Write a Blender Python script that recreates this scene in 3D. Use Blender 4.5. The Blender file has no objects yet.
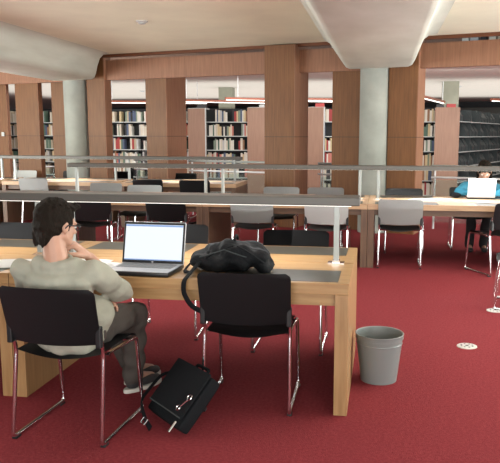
import bpy, bmesh, math, random
from mathutils import Vector, Matrix, noise
R = math.radians
C = bpy.context.scene.collection
random.seed(7)

# ---------------------------------------------------------------- camera
f_px, pitch, roll, yaw = 700.2, 0.151944, 0.002254, 0.145411
fw = Vector((-math.sin(yaw)*math.cos(pitch), math.cos(yaw)*math.cos(pitch), -math.sin(pitch)))
rt = Vector((math.cos(yaw), math.sin(yaw), 0)); up = rt.cross(fw)
r2 = rt*math.cos(roll)+up*math.sin(roll); u2 = -rt*math.sin(roll)+up*math.cos(roll)
cd = bpy.data.cameras.new('camera'); cam = bpy.data.objects.new('camera', cd); C.objects.link(cam)
M = Matrix.Identity(4)
for i, v in enumerate((r2, u2, -fw)):
    M[0][i], M[1][i], M[2][i] = v
M.translation = Vector((0.160487, -3.640104, 1.516386))
cam.matrix_world = M
cd.sensor_width = 36; cd.sensor_fit = 'HORIZONTAL'; cd.lens = 36*f_px/500
cd.shift_x = -29.67/500; cd.shift_y = 10.18/500
cd.clip_end = 200
bpy.context.scene.camera = cam

# ---------------------------------------------------------------- world, lights, exposure
w = bpy.data.worlds.new('world'); bpy.context.scene.world = w; w.use_nodes = True
w.node_tree.nodes['Background'].inputs[0].default_value = (0.86, 0.93, 1.0, 1)
w.node_tree.nodes['Background'].inputs[1].default_value = 0.6
vs = bpy.context.scene.view_settings
vs.view_transform = 'Standard'; vs.look = 'None'; vs.gamma = 1; vs.use_curve_mapping = False; vs.exposure = 0.0

def area(name, loc, target, sx, sy, power, col=(1, 1, 1)):
    l = bpy.data.lights.new(name, 'AREA'); l.shape = 'RECTANGLE'; l.size = sx; l.size_y = sy
    l.energy = power; l.color = col
    o = bpy.data.objects.new(name, l); C.objects.link(o); o.location = loc
    o.rotation_euler = (Vector(target)-Vector(loc)).to_track_quat('-Z', 'Y').to_euler()
    return o
area('fill_behind', (1.0, -7.0, 1.5), (-0.6, 2.0, 3.6), 8, 2.4, 520, (1, 0.98, 0.92))  # added fill behind the camera, brightens table fronts and ceiling
area('fill_right', (7.5, 3.5, 1.0), (6.0, 4.4, 4.0), 8, 3, 1500, (0.96, 1.0, 0.95))  # fill added off-frame at right, aimed up to brighten the ceiling
area('fill_left', (-11.0, 3.0, 1.0), (-9.3, 4.4, 4.0), 8, 3, 1300, (0.96, 1.0, 0.95))  # matching fill added off-frame at left, also for the ceiling
area('overhead_fill', (-.3, 1.6, 2.93), (-.3, 1.6, 0), 6.0, 3.4, 150, (1, 0.96, 0.90))  # unseen panel added to give the floor more top light
dl = area('aisle_downlight', (1.2, 2.05, 2.93), (1.2, 2.05, 0), 4.5, 2.2, 16, (1, 0.96, 0.90)); dl.data.spread = R(26)
area('stacks_light', (-1.5, 10.8, 2.77), (-1.5, 12.0, 0), 13, 1.2, 520, (1, 0.97, 0.9))
area('far_ceiling_fill', (-1.5, 17.5, 2.25), (-1.5, 17.5, 2.8), 20, 8, 620, (1, 0.98, 0.93))  # unseen up-facing plane added to brighten the far ceiling

# ---------------------------------------------------------------- materials
def mat(name, col, rough=0.6, metal=0.0, spec=0.5, bump=0, bscale=200, var=0, vscale=8, emit=0, ecol=None, col2=None, stretch=None, alpha=None, trans=0):
    m = bpy.data.materials.new(name); m.use_nodes = True
    nt = m.node_tree; b = nt.nodes['Principled BSDF']
    b.inputs['Base Color'].default_value = (*col, 1); b.inputs['Roughness'].default_value = rough
    b.inputs['Metallic'].default_value = metal; b.inputs['Specular IOR Level'].default_value = spec
    if trans: b.inputs['Transmission Weight'].default_value = trans; b.inputs['IOR'].default_value = 1.2
    if emit:
        b.inputs['Emission Color'].default_value = (*(ecol or col), 1); b.inputs['Emission Strength'].default_value = emit
    tc = nt.nodes.new('ShaderNodeTexCoord'); mp = nt.nodes.new('ShaderNodeMapping')
    nt.links.new(tc.outputs['Object'], mp.inputs[0])
    if stretch: mp.inputs['Scale'].default_value = stretch
    if var or col2:
        n = nt.nodes.new('ShaderNodeTexNoise'); n.inputs['Scale'].default_value = vscale; n.inputs['Detail'].default_value = 5
        nt.links.new(mp.outputs[0], n.inputs['Vector'])
        cr = nt.nodes.new('ShaderNodeValToRGB')
        c2 = col2 or tuple(c*(1-var) for c in col)
        c1 = col if col2 else tuple(min(1, c*(1+var)) for c in col)
        cr.color_ramp.elements[0].position = 0.3; cr.color_ramp.elements[1].position = 0.7
        cr.color_ramp.elements[0].color = (*c2, 1); cr.color_ramp.elements[1].color = (*c1, 1)
        nt.links.new(n.outputs['Fac'], cr.inputs[0]); nt.links.new(cr.outputs[0], b.inputs['Base Color'])
    if bump:
        n2 = nt.nodes.new('ShaderNodeTexNoise'); n2.inputs['Scale'].default_value = bscale; n2.inputs['Detail'].default_value = 3
        nt.links.new(mp.outputs[0], n2.inputs['Vector'])
        bp = nt.nodes.new('ShaderNodeBump'); bp.inputs['Strength'].default_value = bump; bp.inputs['Distance'].default_value = 0.01
        nt.links.new(n2.outputs['Fac'], bp.inputs['Height']); nt.links.new(bp.outputs[0], b.inputs['Normal'])
    return m
K = {}
K['carpet'] = mat('red_carpet', (0.26, 0.042, 0.050), 0.95, spec=0.1, bump=0.7, bscale=220, col2=(0.19, 0.024, 0.032), vscale=60)
K['oak'] = mat('oak', (0.40, 0.245, 0.105), 0.38, col2=(0.30, 0.168, 0.066), vscale=3, stretch=(1.2, 14, 14))
K['oakv'] = mat('oak_upright', (0.37, 0.22, 0.10), 0.4, col2=(0.27, 0.15, 0.062), vscale=3, stretch=(14, 14, 1.2))
K['walnut'] = mat('shaded_oak', (0.14, 0.078, 0.045), 0.45, col2=(0.09, 0.048, 0.028), vscale=3, stretch=(1.2, 14, 14))  # middle and far tables: oak with its shade painted in darker
K['oakv_shaded'] = mat('shaded_oak_upright', (0.14, 0.078, 0.045), 0.45, col2=(0.085, 0.045, 0.028), vscale=3, stretch=(14, 14, 1.2))  # same shade-darkened oak, upright grain
K['midtop'] = mat('oak_desk_top', (0.50, 0.33, 0.20), 0.4, col2=(0.40, 0.25, 0.14), vscale=3, stretch=(1.2, 14, 14))
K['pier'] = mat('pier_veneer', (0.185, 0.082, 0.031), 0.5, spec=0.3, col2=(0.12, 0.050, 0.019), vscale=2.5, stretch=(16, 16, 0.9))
K['pier_lit'] = mat('lit_pier_veneer', (0.30, 0.155, 0.095), 0.5, spec=.3, col2=(0.24, 0.115, 0.068), vscale=2.5, stretch=(16, 16, 0.9))  # pier veneer with the light on its right side painted in
K['trimwood'] = mat('dark_trim_veneer', (0.13, 0.05, 0.025), 0.6, spec=.2)
K['fascia'] = mat('fascia_veneer', (0.27, 0.135, 0.08), 0.55, spec=0.3, col2=(0.20, 0.095, 0.055), vscale=2.5, stretch=(16, 16, 0.9))
K['endpanel'] = mat('stack_end_veneer', (0.27, 0.165, 0.12), 0.55, spec=0.3, col2=(0.22, 0.13, 0.095), vscale=2.5, stretch=(16, 16, 0.9))
K['seam'] = mat('dark_seam', (0.05, 0.025, 0.015), 0.7)
K['ceiling'] = mat('cream_concrete', (0.74, 0.75, 0.62), 0.9, spec=0.1, var=0.05, vscale=1.6, bump=0.15, bscale=30)
K['beam'] = mat('beam_concrete', (0.56, 0.585, 0.53), 0.85, spec=0.2, col2=(0.46, 0.475, 0.42), vscale=2.2, bump=0.15, bscale=40, stretch=(1, .5, 3))
K['column'] = mat('column_concrete', (0.33, 0.345, 0.315), 0.7, spec=.3, col2=(0.25, 0.265, 0.24), vscale=3, bump=0.1, bscale=50)
K['lowceil'] = mat('far_ceiling', (0.62, 0.60, 0.55), 0.9, spec=0.1, var=0.04)
K['post_concrete'] = mat('shaded_board_concrete', (0.24, 0.24, 0.19), 0.85, var=.08, vscale=5)  # dimness of the far room put into the concrete colour
K['dark'] = mat('dark_void', (0.02, 0.022, 0.025), 0.8)
K['rail'] = mat('bronze_grey_metal', (0.095, 0.090, 0.082), 0.42, metal=0.2)
K['post'] = mat('painted_steel_post', (0.33, 0.36, 0.355), 0.4, metal=0.2)
K['railtube'] = mat('rail_tube', (1, 1, .97), 0.5, emit=1.1, ecol=(1, 0.97, 0.88))
K['lamp'] = mat('lamp_diffuser', (1, 1, 0.97), 0.5, emit=3, ecol=(1, 0.97, 0.88))
K['inlay'] = mat('green_grey_linoleum', (0.048, 0.050, 0.042), 0.42, var=0.1, vscale=20)
K['black'] = mat('black_plastic', (0.014, 0.015, 0.017), 0.36, spec=0.4)
K['seatb'] = mat('black_seat', (0.012, 0.012, 0.014), 0.55, spec=0.35)
K['white'] = mat('pale_grey_plastic', (0.44, 0.455, 0.455), 0.45)
K['grey_seat'] = mat('charcoal_seat', (0.07, 0.07, 0.072), 0.6)
K['chrome'] = mat('chrome', (0.78, 0.78, 0.80), 0.14, metal=1)
K['bin'] = mat('grey_painted_metal', (0.19, 0.21, 0.212), 0.35, metal=0.1)
K['bin_in'] = mat('grey_metal_inside', (0.12, 0.135, 0.135), 0.5)
K['bag'] = mat('black_nylon', (0.006, 0.007, 0.009), 0.75, spec=0.15, bump=0.4, bscale=500)
K['pack'] = mat('black_pack_cloth', (0.006, 0.007, 0.009), 0.75, spec=0.2, bump=0.5, bscale=60)
K['skin'] = mat('skin', (0.46, 0.262, 0.185), 0.5, var=0.06, vscale=12)
K['hair'] = mat('dark_hair', (0.012, 0.0085, 0.006), 0.75, bump=0.7, bscale=60, stretch=(3, 3, .6), spec=0.12)
K['shirt'] = mat('khaki_jersey', (0.33, 0.33, 0.275), 0.9, spec=0.1, bump=0.6, bscale=14, var=0.06)
K['trouser'] = mat('brown_grey_trouser_cloth', (0.055, 0.046, 0.040), 0.85, bump=0.4, bscale=25)
K['shoe'] = mat('dark_shoe', (0.03, 0.03, 0.032), 0.6)
K['sole'] = mat('pale_sole', (0.55, 0.53, 0.48), 0.6)
K['lens'] = mat('spectacle_frame', (0.02, 0.02, 0.025), 0.3)
K['paper'] = mat('white_paper', (0.85, 0.85, 0.83), 0.8)
K['silver'] = mat('silver_plastic', (0.42, 0.43, 0.45), 0.35, metal=0.4)
K['keys'] = mat('keyboard_grey', (0.20, 0.21, 0.22), 0.5)
K['blue'] = mat('teal_fleece', (0.03, 0.21, 0.32), 0.9, bump=0.3, bscale=40)
K['shelf'] = mat('shelf_steel', (0.50, 0.53, 0.53), 0.45, metal=0.2)
K['boxfile'] = mat('grey_box_file', (0.03, 0.038, 0.041), 0.6)
K['glass'] = mat('pale_glass', (0.75, 0.86, 0.83), 0.05, trans=0.95)
K['whitetube'] = mat('white_rail', (0.62, 0.64, 0.66), 0.3, metal=0.3)
K['copper'] = mat('copper_housing', (0.28, 0.085, 0.05), 0.4, metal=0.2)
K['outlet'] = mat('outlet_metal', (0.66, 0.66, 0.63), 0.35, metal=0.5)
K['trousers_dark'] = mat('black_trousers', (0.02, 0.02, 0.023), 0.8)
K['roundwall'] = mat('pale_wall', (0.25, 0.24, 0.22), 0.9)

# laptop screen: a text page
def screen_mat():
    m = bpy.data.materials.new('laptop_display'); m.use_nodes = True
    nt = m.node_tree; b = nt.nodes['Principled BSDF']; L = nt.links
    tc = nt.nodes.new('ShaderNodeTexCoord'); sp = nt.nodes.new('ShaderNodeSeparateXYZ'); L.new(tc.outputs['Object'], sp.inputs[0])
    # x across -.17...17, z up 0...2 ; lines of text
    wv = nt.nodes.new('ShaderNodeTexWave'); wv.wave_type = 'BANDS'; wv.bands_direction = 'Y'; wv.inputs['Scale'].default_value = 28
    L.new(tc.outputs['Object'], wv.inputs['Vector'])
    ns = nt.nodes.new('ShaderNodeTexNoise'); ns.inputs['Scale'].default_value = 30; L.new(tc.outputs['Object'], ns.inputs['Vector'])
    mu = nt.nodes.new('ShaderNodeMath'); mu.operation = 'MULTIPLY'; L.new(wv.outputs['Fac'], mu.inputs[0]); L.new(ns.outputs['Fac'], mu.inputs[1])
    cr = nt.nodes.new('ShaderNodeValToRGB'); cr.color_ramp.elements[0].color = (0.90, 0.96, 1, 1); cr.color_ramp.elements[1].color = (0.55, 0.68, 0.84, 1)
    cr.color_ramp.elements[0].position = 0.25; cr.color_ramp.elements[1].position = 0.75
    L.new(mu.outputs[0], cr.inputs[0])
    b.inputs['Base Color'].default_value = (0.02, 0.02, 0.02, 1); b.inputs['Roughness'].default_value = 0.3
    L.new(cr.outputs[0], b.inputs['Emission Color']); b.inputs['Emission Strength'].default_value = 1.0
    return m
K['screen'] = screen_mat()
K['screen_bar'] = mat('display_toolbar', (0.1, 0.15, 0.3), 0.3, emit=0.6, ecol=(0.25, 0.42, 0.75))

# ---------------------------------------------------------------- mesh helpers
class MB:
    def __init__(s): s.b = bmesh.new()
    def box(s, x0, x1, y0, y1, z0, z1, m=None, bev=0):
        g = bmesh.ops.create_cube(s.b, size=1)
        T = Matrix.Translation(((x0+x1)/2, (y0+y1)/2, (z0+z1)/2)) @ Matrix.Diagonal((x1-x0, y1-y0, z1-z0, 1))
        bmesh.ops.transform(s.b, matrix=T, verts=g['verts'])
        vs_ = g['verts']
        if bev:
            es = list({e for v in vs_ for e in v.link_edges})
            r = bmesh.ops.bevel(s.b, geom=es, offset=bev, segments=2, affect='EDGES', profile=0.5)
            vs_ = list({v for f in r['faces'] for v in f.verts} | {v for v in vs_ if v.is_valid})
        if m is not None: bmesh.ops.transform(s.b, matrix=m, verts=vs_)
        return s
    def poly(s, pts, thick):     # pts: list of 3D points of a planar polygon, thick: offset vector
        a = [s.b.verts.new(p) for p in pts]; t = Vector(thick); c = [s.b.verts.new(Vector(p)+t) for p in pts]
        n = len(pts); s.b.faces.new(a[::-1]); s.b.faces.new(c)
        for i in range(n): s.b.faces.new((a[i], a[(i+1) % n], c[(i+1) % n], c[i]))
        return s
    def tube(s, path, r, seg=8, closed=False, cap=True, flat=None):
        P = [Vector(p) for p in path]; n = len(P); rs = r if isinstance(r, (list, tuple)) else [r]*n
        rings = []; prev = None
        for i in range(n):
            if closed: t = (P[(i+1) % n]-P[i-1])
            else: t = P[min(i+1, n-1)]-P[max(i-1, 0)]
            t.normalize()
            if prev is None:
                a = Vector((0, 0, 1)) if abs(t.z) < .9 else Vector((0, 1, 0))
                x = t.cross(a).normalized()
            else:
                x = (prev - t*prev.dot(t)).normalized()
            prev = x; y = t.cross(x)
            fy = flat if flat else 1
            rings.append([s.b.verts.new(P[i]+x*math.cos(2*math.pi*k/seg)*rs[i]+y*math.sin(2*math.pi*k/seg)*rs[i]*fy) for k in range(seg)])
        m_ = n if closed else n-1
        for i in range(m_):
            A, B = rings[i], rings[(i+1) % n]
            for k in range(seg): s.b.faces.new((A[k], A[(k+1) % seg], B[(k+1) % seg], B[k]))
        if cap and not closed:
            s.b.faces.new(rings[0][::-1]); s.b.faces.new(rings[-1])
        return s
    def ell(s, c, r, m=None, seg=16):
        g = bmesh.ops.create_uvsphere(s.b, u_segments=seg, v_segments=max(8, seg*2//3), radius=1)
        T = Matrix.Translation(c) @ (m.to_4x4() if m is not None else Matrix.Identity(4)) @ Matrix.Diagonal((*r, 1))
        bmesh.ops.transform(s.b, matrix=T, verts=g['verts']); return s
    def cap(s, p0, p1, r0, r1, n=7, fx=1.0):   # tapered capsule
        p0, p1 = Vector(p0), Vector(p1); d = p1-p0; L_ = d.length; pts = []; rs = []
        u = d.normalized()
        for k in range(4): a = math.pi/2*(1-k/4); pts.append(p0-u*math.sin(a)*r0*.98); rs.append(max(r0*math.cos(a), 0.001))
        for k in range(n+1): q = k/n; pts.append(p0+d*q); rs.append(r0+(r1-r0)*q)
        for k in range(1, 5): a = math.pi/2*k/4; pts.append(p1+u*math.sin(a)*r1*.98); rs.append(max(r1*math.cos(a), 0.001))
        return s.tube(pts, rs, 12)
    def lathe(s, prof, c=(0, 0, 0), seg=40, sx=1, sy=1, close=False):
        rings = []
        for r, z in prof:
            rings.append([s.b.verts.new((c[0]+math.cos(2*math.pi*k/seg)*r*sx, c[1]+math.sin(2*math.pi*k/seg)*r*sy, c[2]+z)) for k in range(seg)])
        for A, B in zip(rings, rings[1:]):
            for k in range(seg): s.b.faces.new((A[k], A[(k+1) % seg], B[(k+1) % seg], B[k]))
        if close: s.b.faces.new(rings[0][::-1]); s.b.faces.new(rings[-1])
        return s
    def grid(s, fn, nu, nv, thick=None):
        V = [[s.b.verts.new(fn(i/nu, j/nv)) for j in range(nv+1)] for i in range(nu+1)]
        F = [s.b.faces.new((V[i][j], V[i+1][j], V[i+1][j+1], V[i][j+1])) for i in range(nu) for j in range(nv)]
        if thick: bmesh.ops.solidify(s.b, geom=F, thickness=thick)
        return s
    def build(s, name, m, parent=None, smooth=False, sub=0):
        bmesh.ops.recalc_face_normals(s.b, faces=s.b.faces)
        me = bpy.data.meshes.new(name); s.b.to_mesh(me); s.b.free()
        if smooth:
            for p in me.polygons: p.use_smooth = True
            try: me.set_sharp_from_angle(angle=R(40))
            except Exception: pass
        o = bpy.data.objects.new(name, me); C.objects.link(o)
        me.materials.append(m if not isinstance(m, str) else K[m])
        if parent: o.parent = parent
        if sub:
            md = o.modifiers.new('sub', 'SUBSURF'); md.levels = sub; md.render_levels = sub
        return o
def fuse(mb, name, m, parent=None, voxel=0.008, smooth=6, disp=0, dscale=6, warp=None):
    """union of closed shapes as one continuous surface"""
    o = mb.build('tmp_'+name, m)
    md = o.modifiers.new('r', 'REMESH'); md.mode = 'VOXEL'; md.voxel_size = voxel
    if smooth:
        ms = o.modifiers.new('s', 'SMOOTH'); ms.iterations = smooth; ms.factor = 0.6
    tsc = bpy.data.scenes.new('tmp'); C.objects.unlink(o); tsc.collection.objects.link(o)
    vl = tsc.view_layers[0]; vl.update(); dg = vl.depsgraph
    me = bpy.data.meshes.new_from_object(o.evaluated_get(dg)); me.name = name
    bpy.data.scenes.remove(tsc)
    bpy.data.objects.remove(o)
    if disp:
        NV = [tuple(n_.vector) for n_ in me.vertex_normals]; CO = [Vector(v.co) for v in me.vertices]; flat = []
        for c_, n_ in zip(CO, NV): flat += list(c_ + Vector(n_)*disp*noise.noise(c_*dscale))
        me.vertices.foreach_set('co', flat); me.update()
    if warp:
        for v in me.vertices: v.co = warp(v.co)
    for p in me.polygons: p.use_smooth = True
    q = bpy.data.objects.new(name, me); C.objects.link(q)
    if not me.materials: me.materials.append(K[m])
    if parent: q.parent = parent
    return q
def tag(o, label, cat, group=None):
    o['label'] = label; o['category'] = cat
    if group: o['group'] = group
    return o
def thing(name, label, cat, loc=(0, 0, 0), rz=0, group=None):
    o = bpy.data.objects.new(name, None); o.empty_display_size = .1; C.objects.link(o)
    o.location = loc; o.rotation_euler = (0, 0, rz)
    return tag(o, label, cat, group)
def struct(o): o['kind'] = 'structure'; return o
def kids(o): return [c for c in bpy.data.objects if c.parent == o]
def dup(root, loc, rz, label, group=None, rename=None):
    r = root.copy(); C.objects.link(r); r.location = loc; r.rotation_euler = (0, 0, rz); r['label'] = label
    if group: r['group'] = group
    for ch in kids(root):
        c = ch.copy(); C.objects.link(c); c.parent = r
        for g in kids(ch):
            d = g.copy(); C.objects.link(d); d.parent = c
    return r

# ================================================================ SETTING
TH = R(17); A2 = Vector((math.cos(TH), -math.sin(TH), 0)); N2 = Vector((math.sin(TH), math.cos(TH), 0)); O2 = Vector((0, 7.42, 0))
def fp(s, n, z=0): return O2 + A2*s + N2*n + Vector((0, 0, z))
FM = Matrix.Translation(O2) @ Matrix.Rotation(-TH, 4, 'Z')      # facade frame: x along, y into the far room
ZC = 2.95
b = MB(); b.box(-24, 24, -5, 42, -0.12, 0); struct(b.build('floor', 'carpet'))
# near ceiling, ending along the facade line
b = MB(); b.poly([(-14, -5, ZC), (12, -5, ZC), fp(11.5, 0.0, ZC), fp(-14.0, 0.0, ZC)], (0, 0, .3)); struct(b.build('ceiling', 'ceiling'))
b = MB(); b.box(-14, 11.5, -0.02, 0.05, 2.90, 2.97, FM); struct(b.build('trim_1', 'trimwood'))
# far low ceiling + second ceiling band
b = MB(); b.box(-34, 20, 0.15, 22, 2.80, 2.85, FM); struct(b.build('ceiling', 'lowceil'))
b = MB(); b.box(-34, 20, 17.9, 18.2, 2.58, 2.80, FM); struct(b.build('trim_2', 'dark'))
b = MB(); b.box(-34, 20, 21.5, 21.7, 0, 2.85, FM); struct(b.build('wall_far', 'roundwall'))
# concrete beams with splayed sides (run toward the camera)
def beam(x, y1):
    prof = [(-.80, ZC), (-.72, 2.90), (-.62, 2.75), (-.50, 2.58), (-.46, 2.53), (-.40, 2.505), (0, 2.50), (.46, 2.505), (.52, 2.53), (.56, 2.60), (.60, 2.74), (.66, 2.87), (.74, 2.93), (.86, ZC)]
    m = MB(); b_ = m.b
    ra = [b_.verts.new((x+px, -5, pz)) for px, pz in prof]
    rb = [b_.verts.new((x+px, y1-math.tan(TH)*px*1.0, pz)) for px, pz in prof]
    n = len(prof)
    for i in range(n): b_.faces.new((ra[i], ra[(i+1) % n], rb[(i+1) % n], rb[i]))
    b_.faces.new(ra); b_.faces.new(rb[::-1])
    o = m.build('ceiling_beam', 'beam', smooth=True)
    return struct(o)
beam(0.03, 7.22); beam(-5.60, 8.95)
# round concrete columns
for s in (0.0, -5.88):
    p = fp(s, .02)
    b = MB(); b.lathe([(.222, 0), (.222, 2.52)], (p.x, p.y, 0), 48, close=True)
    o = b.build('concrete_column', 'column', smooth=True); struct(o)
# fascia panels (front of the upper gallery)
b = MB(); b.box(-9.0, 11.5, .06, .14, 2.50, 2.86, FM); struct(b.build('trim_3', 'fascia'))

# timber piers: (s0, s1, y0, depth, top)
def pier(s0, s1, y0, dep, ztop, side=True, front='pier'):
    e = bpy.data.objects.new('wall_pier', None); C.objects.link(e); e.matrix_world = FM @ Matrix.Translation(((s0+s1)/2, y0, 0)); struct(e)
    h = (s1-s0)/2
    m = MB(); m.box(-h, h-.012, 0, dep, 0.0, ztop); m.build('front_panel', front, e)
    m = MB(); m.box(h-.012, h, 0.004, dep-.004, 0.0, ztop-.004); m.build('side_panel', 'pier_lit', e)
    m = MB(); m.box(-h-.002, h+.002, -.002, dep+.002, 1.475, 1.483); m.build('seam', 'seam', e)
    return e
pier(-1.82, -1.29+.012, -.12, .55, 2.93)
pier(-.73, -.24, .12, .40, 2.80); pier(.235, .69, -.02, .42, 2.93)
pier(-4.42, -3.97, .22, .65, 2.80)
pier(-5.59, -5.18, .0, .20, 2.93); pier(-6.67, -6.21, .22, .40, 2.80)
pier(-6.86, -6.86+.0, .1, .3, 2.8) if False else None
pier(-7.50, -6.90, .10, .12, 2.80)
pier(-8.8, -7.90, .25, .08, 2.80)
# wood wall far left in the veneer painted lighter for light
b = MB(); b.box(-12.4, -10.4, 2.2, 2.5, 0, 2.7, FM); o = struct(b.build('wall_left', 'pier_lit'))
b = MB(); b.box(-8.06, -7.99, .225, .249, 1.47, 1.55, FM); tag(b.build('light_switch', 'white'), 'small white switch plate on the timber pier at the far left edge', 'switch')

# ---- upper gallery glimpsed over the fascia
e = thing('gallery_bookcase', 'bookcase on the upper gallery glimpsed in the slit above the timber fascia', 'bookcase')
e.matrix_world = FM
b = MB(); b.box(-12, 12, 2.7, 2.9, 2.86, 3.6); b.build('back_panel', 'endpanel', e)
b = MB(); b.box(-12, 12, 2.4, 2.7, 2.98, 3.0); b.build('shelf', 'shelf', e)

# ================================================================ BALUSTRADE
def balustrade(name, s0, s1, label, n=.75):
    e = thing(name, label, 'balustrade'); e.matrix_world = FM @ Matrix.Translation(((s0+s1)/2, n, 0)); h = (s1-s0)/2
    b = MB(); b.tube([(-h, 0, 1.02), (h, 0, 1.02)], .022, 10); b.build('handrail', 'post', e, True)
    b = MB(); b.tube([(-h, 0, .84), (h, 0, .84)], .018, 10); b.build('middle_rail', 'whitetube', e, True)
    k = max(2, int((s1-s0)/1.2)+1)
    for i in range(k):
        x = -h+.05+(2*h-.1)*i/(k-1)
        b = MB(); b.tube([(x, .03, 0), (x, .03, 1.02)], .018, 8); b.build('post', 'whitetube', e, True)
    b = MB(); b.box(-h+.06, h-.06, -.006, .006, .12, .80); b.build('glass_panel', 'glass', e)
balustrade('balustrade', .75, 5.0, 'metal and glass balustrade right of the round concrete column, behind the student')
balustrade('balustrade', -1.22, -.76, 'short metal balustrade between two timber piers left of the right concrete column')
balustrade('balustrade', -3.85, -1.9, 'metal balustrade in front of the bookcases between the two wide timber piers')
balustrade('balustrade', -5.12, -4.48, 'metal balustrade just right of the left concrete column')
balustrade('balustrade', -9.4, -6.55, 'white metal balustrade at the far left edge beside the lit timber wall')

# ================================================================ BOOK STACKS
BOOKC = [(.62, .57, .47), (.70, .67, .60), (.45, .38, .28), (.36, .05, .05), (.55, .20, .16), (.10, .17, .13), (.09, .12, .20), (.03, .03, .035), (.62, .50, .30), (.22, .28, .22), (.50, .50, .50), (.30, .16, .09), (.66, .60, .50), (.70, .68, .62)]
BK = [mat('book_cloth', c, .7) for c in BOOKC]
book_meshes = []
def unit_book(m):
    b = MB(); b.box(-.5, .5, -.5, .5, 0, 1); o = b.build('book', m); me = o.data; bpy.data.objects.remove(o); return me
book_meshes = [unit_book(m) for m in BK]
book_mid = len(book_meshes)
CN = {0: 'cream', 1: 'off-white', 2: 'tan', 3: 'dark red', 4: 'salmon', 5: 'dark green', 6: 'navy', 7: 'black', 8: 'ochre', 9: 'olive', 10: 'grey', 11: 'brown', 12: 'cream', 13: 'white'}
nbook = [0]; stuff = []
LEV = ['bottom', 'second', 'third', 'fourth', 'top', 'uppermost']
def in_gap(p):
    """is this point seen between the piers (all in scene space)"""
    d = p - M.translation; q = d.dot(fw); x = 250+29.67+f_px*d.dot(r2)/q
    return any(a-1 <= x <= c_+1 for a, c_ in ((8, 17), (44, 54), (112, 143), (175, 194), (211, 247), (303, 306), (325, 331), (421, 436)))
def bookcase(x0, y0, ang, W, label, where, H=2.15):
    Mx = Matrix.Translation((x0, y0, 0)) @ Matrix.Rotation(ang, 4, 'Z')
    e = thing('bookcase', label, 'bookcase'); e.matrix_world = Mx
    b = MB(); b.box(0, W, .28, .30, 0, H); b.build('back_panel', 'dark', e)
    for x in (0, W-.02):
        b = MB(); b.box(x, x+.02, 0, .28, 0, H); b.build('upright', 'shelf', e)
    zs = [.10+.345*i for i in range(6)]
    cnt = {}
    for i, z in enumerate(zs):
        b = MB(); b.box(.02, W-.02, 0, .28, z-.02, z); b.build('shelf', 'shelf', e)
        x = .04
        while x < W-.10:
            t = random.uniform(.032, .058)
            if random.random() < .07: x += random.uniform(.08, .22); continue
            h = random.uniform(.22, .30); dd = .19
            k = random.choice([0, 0, 1, 1, 2, 3, 4, 5, 6, 7, 8, 9, 10, 11, 12, 13, 13])
            p = Mx @ Vector((x+t/2, .06+dd/2, z))
            vis = in_gap(p) and i >= 2
            if vis and nbook[0] < 300:
                o = bpy.data.objects.new('book', book_meshes[k]); C.objects.link(o)
                o.matrix_world = Matrix.Translation(p) @ Matrix.Rotation(ang, 4, 'Z') @ Matrix.Diagonal((t-.003, dd, h, 1))
                cnt[i] = cnt.get(i, 0)+1
                tag(o, '%s book, number %d from left, %s shelf, %s' % (CN[k], cnt[i], LEV[i], where), 'book', 'books in the far bookcases')
                nbook[0] += 1
            elif in_gap(p) or random.random() < .5: stuff.append((p, ang, t-.003, dd, h, k))
            x += t
ang = R(12)
bookcase(-10.6, 14.2, 0, 3.5, 'bookcase full of books at the far left, left of the leftmost wide pier', 'far left bookcase')
bookcase(-6.95, 13.5, 0, 2.55, 'bookcase full of books left of the leftmost pale end panel', 'bookcase by left column')
bookcase(-4.35, 13.35, ang, 1.5, 'bookcase of pale and red books between the two left end panels', 'bookcase between left panels')
bookcase(-2.75, 13.2, ang, 1.4, 'bookcase behind the wide central timber pier', 'bookcase behind central pier')
bookcase(-1.3, 13.2, ang, 1.4, 'narrow glimpse of bookcase left of the right concrete column', 'bookcase left of right column')
bookcase(.55, 13.3, 0, 1.1, 'bookcase of cream books right of the right concrete column pier', 'bookcase right of column')
# the rest of the books: one object
b = MB(); 
for p, a, t, dd, h, k in stuff:
    b.box(-t/2, t/2, -dd/2, dd/2, 0, h, Matrix.Translation(p) @ Matrix.Rotation(a, 4, 'Z'))
o = b.build('books', BK[0]); 
for mm in BK[1:]: o.data.materials.append(mm)
for i, s_ in enumerate(stuff):
    for j in range(6): o.data.polygons[i*6+j].material_index = s_[5]
o['kind'] = 'stuff'; tag(o, 'rows of further books filling the far bookcases', 'books')

# end panels of the double-sided stacks
def stack_end(x, y, a, label, W=.50):
    e = thing('shelving_end_panel', label, 'shelving', (x, y, 0), a)
    b = MB(); b.box(-W/2, W/2, 0, .035, 0, 2.13); b.build('veneer_panel', 'endpanel', e)
    b = MB(); b.box(W/2-.02, W/2, -.004, .04, 0, 2.14); b.build('edge_strip', 'shelf', e)
    return e
stack_end(-4.30, 13.0, R(-10), 'pinkish timber end panel left, just right of the light-edged narrow pier', .47)
stack_end(-2.72, 12.5, R(-10), 'pinkish timber end panel left of the wide central timber pier', .52)
stack_end(-1.42, 12.5, R(-10), 'pinkish timber end panel right of the wide central timber pier', .50)
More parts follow.
